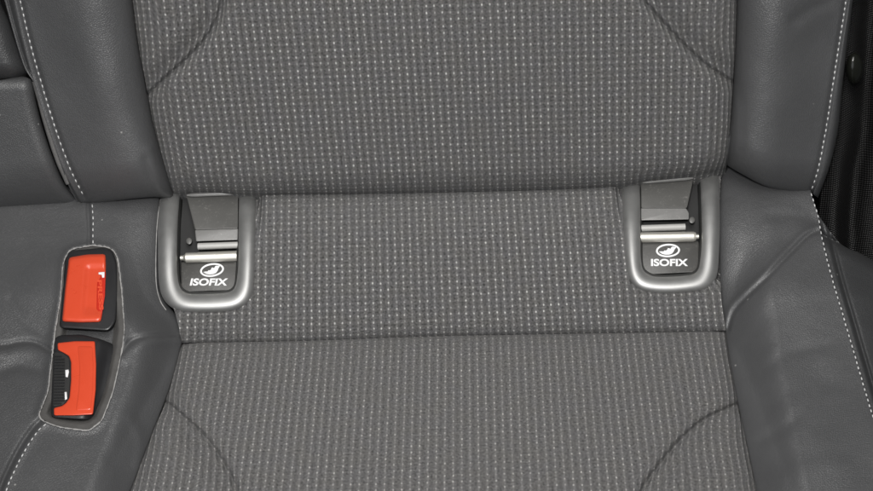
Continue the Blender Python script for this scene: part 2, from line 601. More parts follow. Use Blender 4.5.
# ================================================================== BACKREST
seat = thing('car_seat', 'grey rear car seat with woven fabric centre, leather bolsters and white stitching, filling the picture', 'car seat', (0, 0, -0.03))
axB = np.array([0, math.sin(BT), math.cos(BT)])

bk_left = curve([(126, -45), (132, 0), (138, 45), (147, 95), (158, 145), (170, 185), (174, 200)])
bk_right = curve([(738, -45), (737, 0), (735, 60), (731, 120), (727, 160), (725, 190)])
bk_bot = curve([(174, 192), (212, 190), (262, 193), (420, 191.5), (560, 188), (620, 184), (645, 179), (695, 173), (725, 167)])
seamBL = curve([(146, 95), (152, 91), (166, 78), (186, 60), (205, 40), (217, 20), (224, -5), (228, -45)])
seamBR = curve([(628, -45), (640, -6), (650, 8), (676, 37), (701, 61), (721, 75), (735, 83)])


def back_bulge(px, py):
    """the pad stands proud of the frame plane and its lower edge rolls under"""
    yb = np.interp(px, bk_bot[:, 0], bk_bot[:, 1])
    d = yb + 2 - py
    return 10 + roll_edge(np.clip(d, 0, None), 26, 19) - np.clip(-d, 0, None) * 1.2


def puckers(px, py, seam, w, amp, seed):
    d = pdist(px, py, seam)
    a = np.sin((px * 0.75 - py * 0.55) / 3.1 + 2.2 * np.sin(py / 17 + seed)) + 0.6 * np.sin((px * 0.4 + py * 0.9) / 4.7 + seed)
    return amp * a * np.exp(-(d / w) ** 2)


def s_back_mid(px, py):
    h = back_bulge(px, py)
    h = h + roll_edge(pdist(px, py, bk_left), 34, 15) + roll_edge(pdist(px, py, bk_right), 30, 15)
    # sewn diagonal seams and the pads they separate
    h = h + groove(px, py, seamBL, 2.0, 6.0) + groove(px, py, seamBR, 2.0, 5.0)
    h = h + groove(px, py, seamBL, 15, 1.6) + groove(px, py, seamBR, 14, 1.4) + groove(px, py, seamBL + np.array([-5, -5]), 9, 3.4) + groove(px, py, seamBR + np.array([5, -5]), 9, 3.2)
    h = h + 0.5 * wob(px, py, 60, 1.0) + puckers(px, py, seamBL, 13, 0.32, 1.0) + puckers(px, py, seamBR, 13, 0.32, 2.0)
    h = h + puckers(px, py, bk_left, 16, 0.22, 3.0) + puckers(px, py, bk_right, 16, 0.22, 4.0)
    # side tucks where the cloth is pulled to the seam
    return tB(px, py) - h * MM


PX, PY = coons(bk_left, bk_right, np.array([(126, -45.), (738, -45)]), curve([(174, 200), (260, 199), (420, 196), (560, 193), (640, 190), (725, 190)]), 520, 210)
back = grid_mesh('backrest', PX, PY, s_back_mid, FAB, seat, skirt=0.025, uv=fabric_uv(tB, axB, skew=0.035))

# left bolster
bl_stitch = [(8, -45), (20, 0), (30, 42), (42, 85), (56, 130), (70, 168), (84, 197)]
bl_st_c = curve(bl_stitch)
bl_left = curve([(3, -45), (14, 0), (24, 45), (36, 90), (50, 133), (65, 173), (82, 204)])
bl_bot = curve([(82, 204), (100, 203), (130, 199), (155, 197), (174, 199)])


def s_bol_l(px, py):
    d_in = pdist(px, py, bk_left)
    h = 25 + roll_edge(d_in, 58, 27)
    dS = pdist(px, py, bl_st_c)
    h = h - 12 * (1 - sstep(-10, 80, dS))
    h = h + groove(px, py, bl_st_c, 2.6, 1.8)
    yb = np.interp(px, bl_bot[:, 0], bl_bot[:, 1])
    d = yb - py
    h = h + roll_edge(np.clip(d, 0, None), 40, 22)
    h = h + 0.7 * wob(px, py, 26, 2.0)
    h = h + groove(px, py, curve([(150, 150), (156, 168), (160, 190)]), 6, -0.9) + groove(px, py, curve([(146, 160), (150, 178), (152, 192)]), 5, 0.8)
    return tB(px, py) - h * MM


PX, PY = coons(bl_left, bk_left, np.array([(3, -45.), (126, -45)]), bl_bot, 110, 190)
PX = PX.copy(); bolL = grid_mesh('leather_bolster', PX, PY, s_bol_l, LEA, back, skirt=0.03)
stitches('stitching', bl_stitch, s_bol_l, bolL, pitch=6.6, rad=0.38)

# narrow turned flap outside the left stitch line
fl_left = curve([(-5, -45), (8, 0), (16, 30), (27, 66), (38, 84), (43, 100), (50, 124), (60, 156), (70, 184), (80, 204)])


def s_flap_l(px, py):
    d = pdist(px, py, bl_left)
    h = 12 - 4 * np.clip(d / 10, 0, 1.5) + roll_edge(pdist(px, py, fl_left), 5, 4)
    yb = 206
    h = h + roll_edge(np.clip(yb - py, 0, None), 35, 18)
    return tB(px, py) - (h - 3) * MM


PX, PY = coons(fl_left, bl_left, np.array([(-9, -45.), (3, -45)]), np.array([(78., 204), (82, 204)]), 14, 150)
grid_mesh('side_flap', PX, PY, s_flap_l, LEA_S, back, skirt=0.03)

# right bolster
br_stitch = [(851, -45), (846, 0), (839, 45), (832, 90), (825, 135), (818, 170), (811, 191)]
br_st_c = curve(br_stitch)
br_right = curve([(855, -45), (850, 0), (843, 45), (836, 90), (829, 135), (821, 172), (813, 194)])
br_bot = curve([(725, 164), (740, 173), (765, 186), (790, 192), (813, 194)])


def s_bol_r(px, py):
    d_in = pdist(px, py, bk_right)
    h = 23 + roll_edge(d_in, 52, 25)
    dS = pdist(px, py, br_st_c)
    h = h - 12 * (1 - sstep(-10, 75, dS)) + groove(px, py, br_st_c, 2.6, 1.8)
    yb = np.interp(px, br_bot[:, 0], br_bot[:, 1])
    h = h + roll_edge(np.clip(yb - py, 0, None), 36, 22)
    h = h + 0.7 * wob(px, py, 26, 4.0)
    h = h + groove(px, py, curve([(795, 20), (812, 8), (828, 2)]), 7, 0.9)
    h = h + groove(px, py, curve([(737, 84), (742, 110), (741, 150)]), 4.5, 0.45)
    return tB(px, py) - h * MM


PX, PY = coons(bk_right[:-18], br_right, np.array([(738, -45.), (855, -45)]), br_bot, 110, 190)
PX, PY = coons(curve([(738, -45), (737, 0), (735, 60), (731, 120), (725, 164)]), br_right, np.array([(738, -45.), (855, -45)]), br_bot, 110, 190)
bolR = grid_mesh('leather_bolster', PX, PY, s_bol_r, LEA, back, skirt=0.03)
stitches('stitching', br_stitch, s_bol_r, bolR, pitch=5.8, rad=0.38)

fr_right = curve([(860, -45), (853, 0), (847, 45), (842, 90), (838, 130), (830, 165), (818, 198)])


def s_flap_r(px, py):
    d = pdist(px, py, br_right)
    h = 9 - 5 * np.clip(d / 9, 0, 1.5) ** 2 + roll_edge(pdist(px, py, fr_right), 5, 6)
    h = h + roll_edge(np.clip(200 - py, 0, None), 30, 14)
    return tB(px, py) - (h + 1) * MM


PX, PY = coons(br_right, fr_right, np.array([(855, -45.), (860, -45)]), np.array([(813., 194), (818, 198)]), 14, 150)
grid_mesh('side_flap', PX, PY, s_flap_r, LEA_S, back, skirt=0.05)

# ================================================================== CUSHION
axS = np.array([0, math.cos(ST), math.sin(ST)])
axC = np.array([0, math.cos(CT), -math.sin(CT)])

seam_y = curve([(170, 344), (182, 343), (300, 341), (430, 336.5), (560, 334), (727, 331), (740, 331)])
cu_left = curve([(180, 330), (178, 350), (168, 390), (152, 432), (130, 491), (112, 535)])
cu_right = curve([(727, 325), (729, 350), (735, 385), (743, 425), (757, 491), (768, 535)])
st_left = curve([(176, 172), (172, 190), (170, 230), (170, 290), (176, 320), (181, 343)])
st_right = curve([(724, 150), (721, 175), (720, 230), (721, 290), (724, 315), (727, 331)])


def top_turn(px, py):
    yb = np.interp(px, bk_bot[:, 0], bk_bot[:, 1])
    e = np.clip(yb + 48 - py, 0, None)
    return -7.5 * (e / 48) ** 2


def t_strip(px, py):
    return tS(px, py) - top_turn(px, py) * MM


GUIDE_IN = ((208, 301), (670, 283))   # the openings cut for the anchors


def s_strip(px, py):
    ys = np.interp(px, seam_y[:, 0], seam_y[:, 1])
    h = top_turn(px, py) + 3.0 * np.sin(np.clip((py - 195) / 140, 0, 1) * math.pi) ** 0.7
    h = h + roll_edge(np.clip(ys + 1 - py, 0, None), 17, 8)
    h = h + roll_edge(np.clip(np.minimum(px - 168, 729 - px), 0, None), 12, 4)
    h = h + 0.35 * wob(px, py, 45, 3.0)
    for gx, gy in GUIDE_IN:
        h = h - 13.0 * (np.clip(gy - 29 - py, 0, None) / 76) ** 2 * (1 - sstep(48, 58, np.abs(px - gx)))
        h = np.where((np.abs(px - gx) < 39) & (py < gy), -26.0, h)
    h = np.where(((px > 715) & (py < 282)) | ((px < 163) & (py < 298)), -18.0, h)
    return tS(px, py) - h * MM


seamCL = curve([(160, 400), (172, 407), (200, 432), (215, 450), (230, 475), (236, 491), (246, 535)])
seamCR = curve([(742, 402), (722, 411), (701, 422), (676, 445), (656, 470), (643, 489), (625, 535)])


def s_seat(px, py):
    ys = np.interp(px, seam_y[:, 0], seam_y[:, 1])
    h = 1.5 + roll_edge(np.clip(py - ys + 0.5, 0, None), 16, 8)
    h = h + roll_edge(pdist(px, py, cu_left), 36, 14) + roll_edge(pdist(px, py, cu_right), 28, 13)
    h = h + groove(px, py, seamCL, 2.2, 3.2) + groove(px, py, seamCR, 2.2, 4.2)
    h = h + groove(px, py, seamCL, 17, 1.6) + groove(px, py, seamCR, 15, 1.6) + groove(px, py, seamCL + np.array([-5, 5]), 9, 2.8) + groove(px, py, seamCR + np.array([5, 5]), 9, 3.0)
    h = h + 0.7 * wob(px, py, 55, 5.0) + puckers(px, py, seamCL, 14, 0.30, 5.0) + puckers(px, py, seamCR, 14, 0.32, 6.0)
    h = h + puckers(px, py, cu_left, 18, 0.25, 7.0) + puckers(px, py, cu_right, 18, 0.30, 8.0)
    return tC(px, py) - h * MM


PX, PY = coons(cu_left[8:], cu_right[8:], np.array([(x, y) for x, y in seam_y[18:-18]]), np.array([(112, 535.), (768, 535)]), 520, 200)
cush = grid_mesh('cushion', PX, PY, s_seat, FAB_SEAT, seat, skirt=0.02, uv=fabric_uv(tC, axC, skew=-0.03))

PX, PY = coons(st_left, st_right, curve([(176, 172), (300, 172), (430, 168), (560, 165), (724, 150)]), seam_y[24:-24], 480, 170)
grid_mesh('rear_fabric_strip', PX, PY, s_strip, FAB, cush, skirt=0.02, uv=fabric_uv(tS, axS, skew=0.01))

# ---- left leather, with the buckle pocket
ll_right = curve([(172, 172), (162, 192), (159, 215), (159, 280), (165, 300), (177, 316), (183.5, 335), (180.5, 352), (170, 390), (154, 432), (132, 491), (114, 535)])
pocket = rnd([(70, 249), (94, 245), (112, 248), (118, 258), (122, 292), (125, 330), (122, 352), (113, 393), (102, 421), (89, 431),
              (62, 428), (44, 422), (38, 416), (48, 391), (52, 356), (55, 331), (60, 300), (63, 262)], 5, 4)
pk_closed = np.vstack([pocket, pocket[:1]])
seamL1 = curve([(-50, 343), (0, 345), (20, 342), (36, 343), (53, 352)])
seamL2 = curve([(122, 352), (130, 342), (142, 337), (160, 335), (184, 334)])
lst_top = curve([(93, 196), (92, 206), (93, 225), (93, 247)])
lst_bot = curve([(48, 421), (38, 431), (26, 449), (15, 470), (6, 491), (-8, 535)])


def s_left0(px, py):
    d = pdist(px, py, ll_right)
    w = sstep(0, 45, d)
    t = smin(tS(px, py), tC(px, py), 0.004 + 0.050 * w)
    h = top_turn(px, py) * 1.0
    h = h + 10 * w * sstep(215, 300, py) + roll_edge(d, 38, 11)
    h = h + 5 * sstep(330, 480, py) * w
    return t - h * MM


def s_left(px, py):
    h = groove(px, py, seamL1, 3.0, 2.2) + groove(px, py, seamL1 + np.array([0, 9]), 6, -1.2)
    h = h + groove(px, py, seamL2, 2.6, 2.0) + groove(px, py, seamL2 + np.array([3, 7]), 5, -0.9)
    h = h + groove(px, py, lst_top + np.array([-4, 0]), 2.0, 1.6) + groove(px, py, lst_bot + np.array([-6, -2]), 2.6, 2.6)
    h = h + groove(px, py, lst_bot + np.array([-1, 0]), 3.5, -0.9)
    h = h + 0.9 * wob(px, py, 24, 6.0) + 0.8 * wob(px, py, 60, 1.3)
    h = h + groove(px, py, curve([(0, 372), (20, 366), (40, 370)]), 6, 1.2) + groove(px, py, curve([(10, 300), (25, 322), (44, 335)]), 5, 0.8)
    h = h + groove(px, py, curve([(132, 420), (140, 440), (138, 465)]), 6, -0.8)
    ins = inside(px, py, pocket)
    dp = pdist(px, py, pk_closed)
    h = h + np.where(ins, -9 * sstep(0, 3.0, dp), 1.5 * np.exp(-(dp / 4.5) ** 2))
    return s_left0(px, py) - h * MM


PX, PY = coons(np.array([(-50., 190), (-50, 535)]), ll_right, curve([(-50, 190), (80, 185), (172, 172)]), np.array([(-50., 535), (112, 535)]), 190, 300)
leL = grid_mesh('leather_side', PX, PY, s_left, LEA, cush, skirt=0.02)
stitches('stitching', [(92, 204), (93, 215), (93, 230), (93, 246)], s_left, leL, pitch=6.0, rad=0.37)
stitches('stitching', [(46, 424), (38, 431), (26, 449), (15, 470), (6, 491), (-8, 535)], s_left, leL, pitch=6.2, rad=0.37)

pp_ = tube('piping', on(s_left, resample(curve([(163, 192), (159, 208), (156.5, 235), (156, 280), (160, 300), (166, 310)]), 40), 0.15), 0.3 * MM * rng.uniform(0.7, 1.2, 40), THREAD_D, None, seg=6)
ptm_ = pp_.data.copy(); bpy.data.objects.remove(pp_)
absorb(leL, ptm_, THREAD_D)

# felt lined pocket that the buckles sit in
def s_felt(px, py):
    dp = pdist(px, py, pk_closed)
    h = -1.2 + 0.3 * wob(px, py, 5, 2.0) - 8 * sstep(5, 13, dp)
    return s_left0(px, py) - h * MM


pl = curve([(70, 249), (63, 262), (60, 300), (55, 331), (52, 356), (48, 391), (38, 416)])
pr = curve([(112, 248), (118, 258), (122, 292), (125, 330), (122, 352), (113, 393), (102, 421)])
PX, PY = coons(pl, pr, curve([(70, 249), (94, 245), (112, 248)]), curve([(38, 416), (44, 422), (62, 428), (89, 431), (102, 421)]), 70, 160)
felt = grid_mesh('pocket_lining', PX, PY, s_felt, FELT, cush, skirt=0.02)
edge = resample(pk_closed, 220)
dirs = edge + rng.normal(0, 0.13, edge.shape)
tb_ = tube('edge_binding', on(s_left0, dirs[:-1], 0.5), 0.46 * MM * rng.uniform(0.7, 1.25, 219), THREAD_D, None, seg=7, closed=True)
tm_ = tb_.data.copy(); bpy.data.objects.remove(tb_)
absorb(felt, tm_, THREAD_D)

# ---- right leather
rl_left = curve([(728, 140), (722, 172), (719, 215), (719, 275), (719.5, 300), (724, 328), (726.5, 350), (732.5, 385), (740.5, 425), (754.5, 491), (765, 535)])
rst = [(808, 180), (812, 196), (818, 215), (822, 238), (832, 278), (845, 322), (859, 370), (874, 420), (900, 500), (911, 535)]
rst_c = curve(rst)
seamR = curve([(822, 228), (808, 233), (790, 250), (766, 275), (745, 295), (732, 310), (726, 328)])


def s_right0(px, py):
    d = pdist(px, py, rl_left)
    w = sstep(0, 55, d)
    t = smin(tS(px, py), tC(px, py), 0.004 + 0.060 * w)
    yb = 190 + 0 * px
    e = np.clip(238 - py, 0, None)
    h = -8.0 * (e / 48) ** 2
    h = h + 9 * w * sstep(215, 300, py) + roll_edge(d, 30, 10) + 6 * sstep(330, 480, py) * w
    return t - h * MM


def s_right(px, py):
    # two pads that meet at the curved seam
    h = groove(px, py, seamR + np.array([1.5, 1.5]), 2.2, 1.6) + groove(px, py, seamR - np.array([2.0, 2.0]), 3.0, -1.0)
    h = h + groove(px, py, seamR - np.array([12, 12]), 14, 1.5) + groove(px, py, seamR + np.array([10, 12]), 12, -1.0)
    h = h + groove(px, py, rst_c + np.array([3, 0]), 2.0, 1.2)
    h = h + 0.7 * wob(px, py, 26, 8.0)
    for k, pts in enumerate([[(762, 370), (790, 352), (825, 346)], [(752, 365), (775, 335), (800, 318)], [(770, 405), (800, 388), (835, 382)],
                             [(762, 440), (790, 424), (812, 398)], [(782, 465), (810, 455), (845, 452)], [(770, 320), (800, 305), (825, 300)],
                             [(770, 215), (795, 216), (815, 222)], [(800, 205), (808, 212), (818, 226)]]):
        h = h + groove(px, py, curve(pts), 6.0 + 2 * (k % 3), (0.5, 0.25, 0.35)[k % 3] if k < 6 else 0.8)
        h = h + groove(px, py, curve(pts) + np.array([4, 12]), 9.0, -0.25)
    return s_right0(px, py) - h * MM


PX, PY = coons(rl_left, rst_c, curve([(728, 140), (770, 160), (808, 180)]), np.array([(768, 535.), (911, 535)]), 150, 300)
leR = grid_mesh('leather_side', PX, PY, s_right, LEA, cush, skirt=0.02)
stitches('stitching', [(811, 193), (815, 206), (819, 220), (822, 238), (832, 278), (845, 322), (859, 370), (874, 420), (900, 500)], s_right, leR, pitch=5.6, rad=0.37)


# outer panel of the cushion beyond the right stitch line, falling away to the side
rp_top = curve([(813, 215), (821, 233), (840, 243), (862, 254), (885, 267), (925, 290)])


def s_rpanel(px, py):
    d = pdist(px, py, rst_c)
    h = -0.5 - 9 * sstep(4, 60, d) + groove(px, py, rst_c + np.array([9.5, 1]), 2.2, 3.0)
    h = h + groove(px, py, rst_c + np.array([4, 0]), 3.2, -1.2)
    h = h + roll_edge(pdist(px, py, rp_top), 12, 10) + 0.6 * wob(px, py, 30, 3.0)
    return s_right0(px, py) - h * MM


rp_left = rst_c[48:]
PX, PY = coons(rp_left, np.array([(925., 290), (960, 535)]), curve([tuple(rp_left[0]), (840, 243), (862, 254), (885, 267), (925, 290)]), np.array([(911., 535), (960, 535)]), 70, 240)
grid_mesh('outer_side_panel', PX, PY, s_rpanel, LEA_D, cush, skirt=0.08)


# ================================================================== NEIGHBOURING (MIDDLE) BACKREST, at the left edge
mid = thing('car_seat', 'neighbouring seat of dark leather pads, cut off by the picture edge above the belt buckles', 'car seat', (-0.26, 0.01, 0.03))
up_r = curve([(-14, -45), (0, 0), (10, 22), (20, 50), (28, 70), (27, 77)])


def s_up(px, py):
    h = 14 + roll_edge(pdist(px, py, up_r), 22, 20) + roll_edge(np.clip(81 + (30 - px) * 0.03 - py, 0, None), 20, 18)
    return tB(px, py) - h * MM


PX, PY = coons(np.array([(-60., -45), (-60, 84)]), up_r, np.array([(-60., -45), (-14, -45)]), np.array([(-60., 84), (27, 77)]), 60, 90)
grid_mesh('upper_pad', PX, PY, s_up, LEA_D, mid, skirt=0.03, label='dark upper leather pad')
lo_r = curve([(33, 80), (36, 100), (43, 128), (54, 160), (66, 186), (84, 206)])


def s_lo(px, py):
    h = 12 + roll_edge(pdist(px, py, lo_r), 14, 10) + roll_edge(np.clip(py - 76, 0, None), 15, 12)
    yb = 214 - 8 * np.clip(px / 84, 0, 1)
    h = h + roll_edge(np.clip(yb - py, 0, None), 50, 26) + 0.7 * wob(px, py, 30, 2.2)
    return tB(px, py) - h * MM


PX, PY = coons(np.array([(-60., 86), (-60, 216)]), lo_r, curve([(-60, 86), (0, 80), (20, 76), (33, 80)]), curve([(-60, 216), (0, 214), (50, 211), (84, 206)]), 90, 110)
lowpad = grid_mesh('lower_pad', PX, PY, s_lo, LEA_S, mid, skirt=0.03)
st_a = curve([(32, 82), (37, 100), (44, 126), (55, 160), (66, 185)])
st_b = curve([(38, 80), (43, 100), (50, 124), (60, 156), (70, 184)])


def s_ledge(px, py):
    return tB(px, py) - (7.5 + roll_edge(np.minimum(pdist(px, py, st_a), pdist(px, py, st_b)), 2.5, 2)) * MM


PX, PY = coons(st_a, st_b, np.array([(32., 82), (38, 80)]), np.array([(66., 185), (70, 184)]), 12, 90)
grid_mesh('seam_strip', PX, PY, s_ledge, FELT_L, lowpad, skirt=0.02)

# ================================================================== CHILD SEAT ANCHOR GUIDES
GROUP_G = 'child seat anchor guides'


def strip_ref(px, py):
    return tS(px, py) - (top_turn(px, py) + 2.0) * MM


def font_mesh(text, size):
    cu = bpy.data.curves.new('text', 'FONT')
    cu.body = text
    cu.size = size
    cu.align_x = 'CENTER'
    cu.align_y = 'CENTER'
    cu.offset = 0.034 * size
    cu.extrude = 0.0
    cu.space_character = 1.0
    cu.resolution_u = 6
    ob = bpy.data.objects.new('text', cu)
    COL.objects.link(ob)
    bpy.context.view_layer.update()
    dg = bpy.context.evaluated_depsgraph_get()
    me = bpy.data.meshes.new_from_object(ob.evaluated_get(dg))
    bpy.data.objects.remove(ob)
    v = np.array([tuple(x.co) for x in me.vertices])
    faces = [tuple(p.vertices) for p in me.polygons]
    bpy.data.meshes.remove(me)
    v[:, 0] -= (v[:, 0].min() + v[:, 0].max()) / 2; v[:, 1] -= (v[:, 1].min() + v[:, 1].max()) / 2
    return v[:, :2], faces


def print_mesh(name, v2, faces, centre, ref, h, parent, mat, thick=0.12):
    """flat print laid on a plate: v2 in photo-pixel units about centre (y up)"""
    px = centre[0] + v2[:, 0]; py = centre[1] - v2[:, 1]
    top = CAM + ray(px, py) * (ref(px, py) - (h + thick) * MM)[:, None]
    me = bpy.data.meshes.new(name)
    me.from_pydata(top.tolist(), [], faces)
    return link_mesh(name, me, mat, parent, smooth=False)


def ribbon(poly, w):
    poly = np.asarray(poly, float); n = len(poly)
    w = np.broadcast_to(w, (n,))
    v, f = [], []
    for i in range(n):
        a, b = poly[max(0, i - 1)], poly[min(n - 1, i + 1)]
        t = (b - a) / (np.linalg.norm(b - a) + 1e-9)
        nn = np.array([-t[1], t[0]])
        v += [poly[i] + nn * w[i] / 2, poly[i] - nn * w[i] / 2]
    for i in range(n - 1):
        f.append((2 * i, 2 * i + 1, 2 * i + 3, 2 * i + 2))
    return np.array(v), f


def arm_drop(py, y0):
    """the two arms bend back under the backrest"""
    return -13.0 * (np.clip(y0 + 92 - py, 0, None) / 76) ** 2


def guide(label, outer, inner, flap, clip, roller, bar, plate, emblem_c, text_c, tilt, shear, bolt, side):
    oc = np.array(outer).mean(0)
    g0 = on(tS, [oc])[0]
    t = thing('anchor_guide', label, 'child seat anchor', tuple(g0), GROUP_G)
    n = 110
    O = resample(curve(outer), n)
    I = resample(curve(inner), n)
    # match the two outlines by angle round the bends
    Wd = np.r_[0.60, 0.72, 0.80, 0.86, 0.91, 0.95, 0.98, 1.0, 1.0]
    Hd = np.r_[1.0, 0.4, -0.6, -2.0, -4.0, -6.5, -9.0, -12, -16]
    W = np.r_[0.0, 0.02, 0.05, 0.09, 0.14, 0.20, 0.28, 0.38, 0.5, 0.6, 0.67, 0.73, 0.78, 0.82, 0.845, 0.855, 0.865, 0.865, 0.865]
    H = np.r_[-4, -1.0, 1.2, 2.6, 3.7, 4.6, 5.3, 5.7, 5.6, 5.2, 4.7, 4.1, 3.4, 2.6, 1.8, 1.0, 0.1, -1.5, -4]
    def lay(w, hh, name, mat, par):
        qx = O[:, None, 0] * (1 - w)[None] + I[:, None, 0] * w[None]
        qy = O[:, None, 1] * (1 - w)[None] + I[:, None, 1] * w[None]

        def surf(px, py):
            return strip_ref(px, py) - (hh[None, :] + arm_drop(py, O[0, 1])) * MM
        return grid_mesh(name, qx, qy, surf, mat, par, skirt=0.004)
    fr = lay(W, H, 'bezel', SILVER, t)
    lay(Wd, Hd, 'inner_wall', WALL, fr)
    # dark recess behind
    ip = np.array(inner)
    prism('recess', np.vstack([ip, ]), strip_ref, -30, -15.5, HOLE, t, bevel=0)
    # flap
    f = prism('hinged_flap', rnd(flap, 1.5, 4), strip_ref, -13.5, -7.0, FLAP, t, bevel=0.8, seg=3)
    a, b = np.array(flap[0], float), np.array(flap[1], float)
    lip = np.linspace(0.02, 0.98, 12)[:, None] * (b - a) + a + np.array([0, 1.2])
    tube('flap_lip', on(strip_ref, lip, -4.6), np.r_[0.7, 1.2, np.full(8, 1.3), 1.2, 0.7] * MM, CLIP, f, seg=10)
    prism('latch_plate', rnd(clip, 1.0, 3), strip_ref, -13.5, -7.6, CLIP, t, bevel=0.7, seg=3)
    p, q = np.array(roller[0], float), np.array(roller[1], float)
    ln = np.linspace(0, 1, 12)[:, None] * (q - p) + p
    tube('latch_roller', on(strip_ref, ln, -9.0), np.full(12, 2.1) * MM, ROLLER, t, seg=14)
    p, q = np.array(bar[0], float), np.array(bar[1], float)
    ln = np.r_[0, 0.045, 0.05, 0.09, np.linspace(0.1, 0.9, 8), 0.95, 1.0][:, None] * (q - p) + p
    rr = np.full(14, 3.05)
    if side < 0:
        rr[:3] = 1.5; rr[3] = 2.6
    else:
        ln = np.r_[0, 0.05, np.linspace(0.1, 0.9, 8), 0.91, 0.95, 0.955, 1.0][:, None] * (q - p) + p
        rr[-3] = 2.6; rr[-2:] = 1.5
    tube('anchor_bar', on(strip_ref, ln, -6.5), rr * MM, CHROME, t, seg=18)
    pt = prism('label_plate', rnd(plate, 2, 4), strip_ref, -14.5, -9.0, PLATE, t, bevel=0.6, seg=2)
    # emblem: an oval ring round a child carrier on its seat
    a = np.linspace(0, 2 * math.pi, 49)
    ct, sn = math.cos(tilt), math.sin(tilt)
    rot = np.array([[ct, -sn], [sn, ct]])
    ring_o = np.stack([12.0 * np.cos(a), 6.7 * np.sin(a)], -1) @ rot.T
    ring_i = np.stack([10.2 * np.cos(a), 5.0 * np.sin(a)], -1) @ rot.T
    v = np.vstack([ring_o[:-1], ring_i[:-1]]); k = 48
    fc = [(i, (i + 1) % k, k + (i + 1) % k, k + i) for i in range(k)]
    # carrier silhouette
    sil = np.array([(-9.2, -0.6), (-7.8, -1.6), (-6.2, -3.0), (-3.0, -4.0), (0.8, -4.2), (3.6, -3.4), (5.4, -1.6), (6.6, 0.6), (8.0, 2.2), (8.6, 3.6),
                    (6.9, 3.2), (4.6, 3.6), (3.4, 2.9), (2.4, 1.4), (1.2, 2.3), (-0.2, 2.2), (-0.6, 1.0), (-2.0, 0.0), (-3.6, 0.3), (-4.6, -0.8), (-6.4, -0.5)]) @ rot.T
    b0 = len(v)
    v = np.vstack([v, sil])
    fc.append(tuple(range(b0, b0 + len(sil))))
    print_mesh('emblem', v, fc, emblem_c, strip_ref, -9.0, pt, WHITE)
    tv, tf = font_mesh('ISOFIX', 10)
    w = tv[:, 0].max() - tv[:, 0].min(); hh = tv[:, 1].max() - tv[:, 1].min()
    tv = tv * np.array([37.0 / w, 7.3 / hh])
    tv[:, 0] += shear * tv[:, 1]
    tv = tv @ np.array([[math.cos(R(1.6)), -math.sin(R(1.6))], [math.sin(R(1.6)), math.cos(R(1.6))]]).T if False else tv
    print_mesh('lettering', tv, tf, text_c, strip_ref, -9.0, pt, WHITE)
    # the small bolt end beside the latch
    bp = [(bolt[0] + 3.0 * math.cos(x), bolt[1] + 3.4 * math.sin(x)) for x in np.linspace(0, 2 * math.pi, 14, endpoint=False)]
    prism('bolt_end', bp, strip_ref, -14, -9.5, FLAP, t, bevel=0.5)
    return t


guide('grey plastic child seat anchor guide beside the red belt buckles, at the dark leather edge', 
      [(162, 180), (160, 196), (158, 222), (158, 258), (159, 284), (163, 298), (171, 307), (184, 312), (208, 313), (232, 311), (246, 305), (253, 294), (255, 275), (256, 240), (257, 194), (256, 178)],
      [(185, 180), (183, 196), (181, 222), (180, 250), (180, 272), (181, 283), (184, 288), (191, 291), (208, 291), (224, 290), (231, 288), (234, 283), (235, 274), (236, 250), (236, 194), (236, 178)],
      [(186, 194), (238, 192), (238, 228.5), (195, 230)],
      [(195, 230), (238, 228.5), (238, 240), (196, 241.5)],
      [(198, 246.5), (238, 245)],
      [(180.5, 258), (237, 256)],
      [(181, 262), (237, 260), (237, 290), (181, 292)],
      (212, 270), (209, 282), R(9), 0.22, (189, 241), -1)
guide('grey plastic child seat anchor guide beside the right leather bolster, away from the buckles',
      [(620, 165), (621, 183), (622, 215), (624, 250), (626, 270), (630, 282), (639, 290), (655, 293.5), (675, 294), (700, 291), (711, 286), (717, 275), (719, 255), (720, 220), (719, 172), (718, 155)],
      [(643, 166), (643, 184), (643, 215), (643, 240), (643, 256), (644, 266), (648, 271), (656, 274), (671, 274), (685, 273), (693, 271), (697, 266), (698, 255), (699, 230), (697, 172), (697, 156)],
      [(641, 181), (694, 176.5), (687, 208), (641, 208)],
      [(641, 208), (686, 208), (689, 213), (689, 219.5), (641, 220.5)],
      [(641, 228.5), (685, 227)],
      [(640, 237.5), (698.5, 236.5)],
      [(641, 242), (699, 241), (699, 272), (641, 275)],
      (668, 250.5), (669.5, 262.5), R(3), 0.0, (692, 220), 1)

# ================================================================== BUCKLES
GROUP_B = 'seat belt buckles in the pocket'


def flat_ref(a, b, c, lift=0.0):
    p = on(s_left0, [a, b, c], lift)
    nn = np.cross(p[1] - p[0], p[2] - p[0]); nn /= np.linalg.norm(nn)
    return plane_t(p[0], nn)


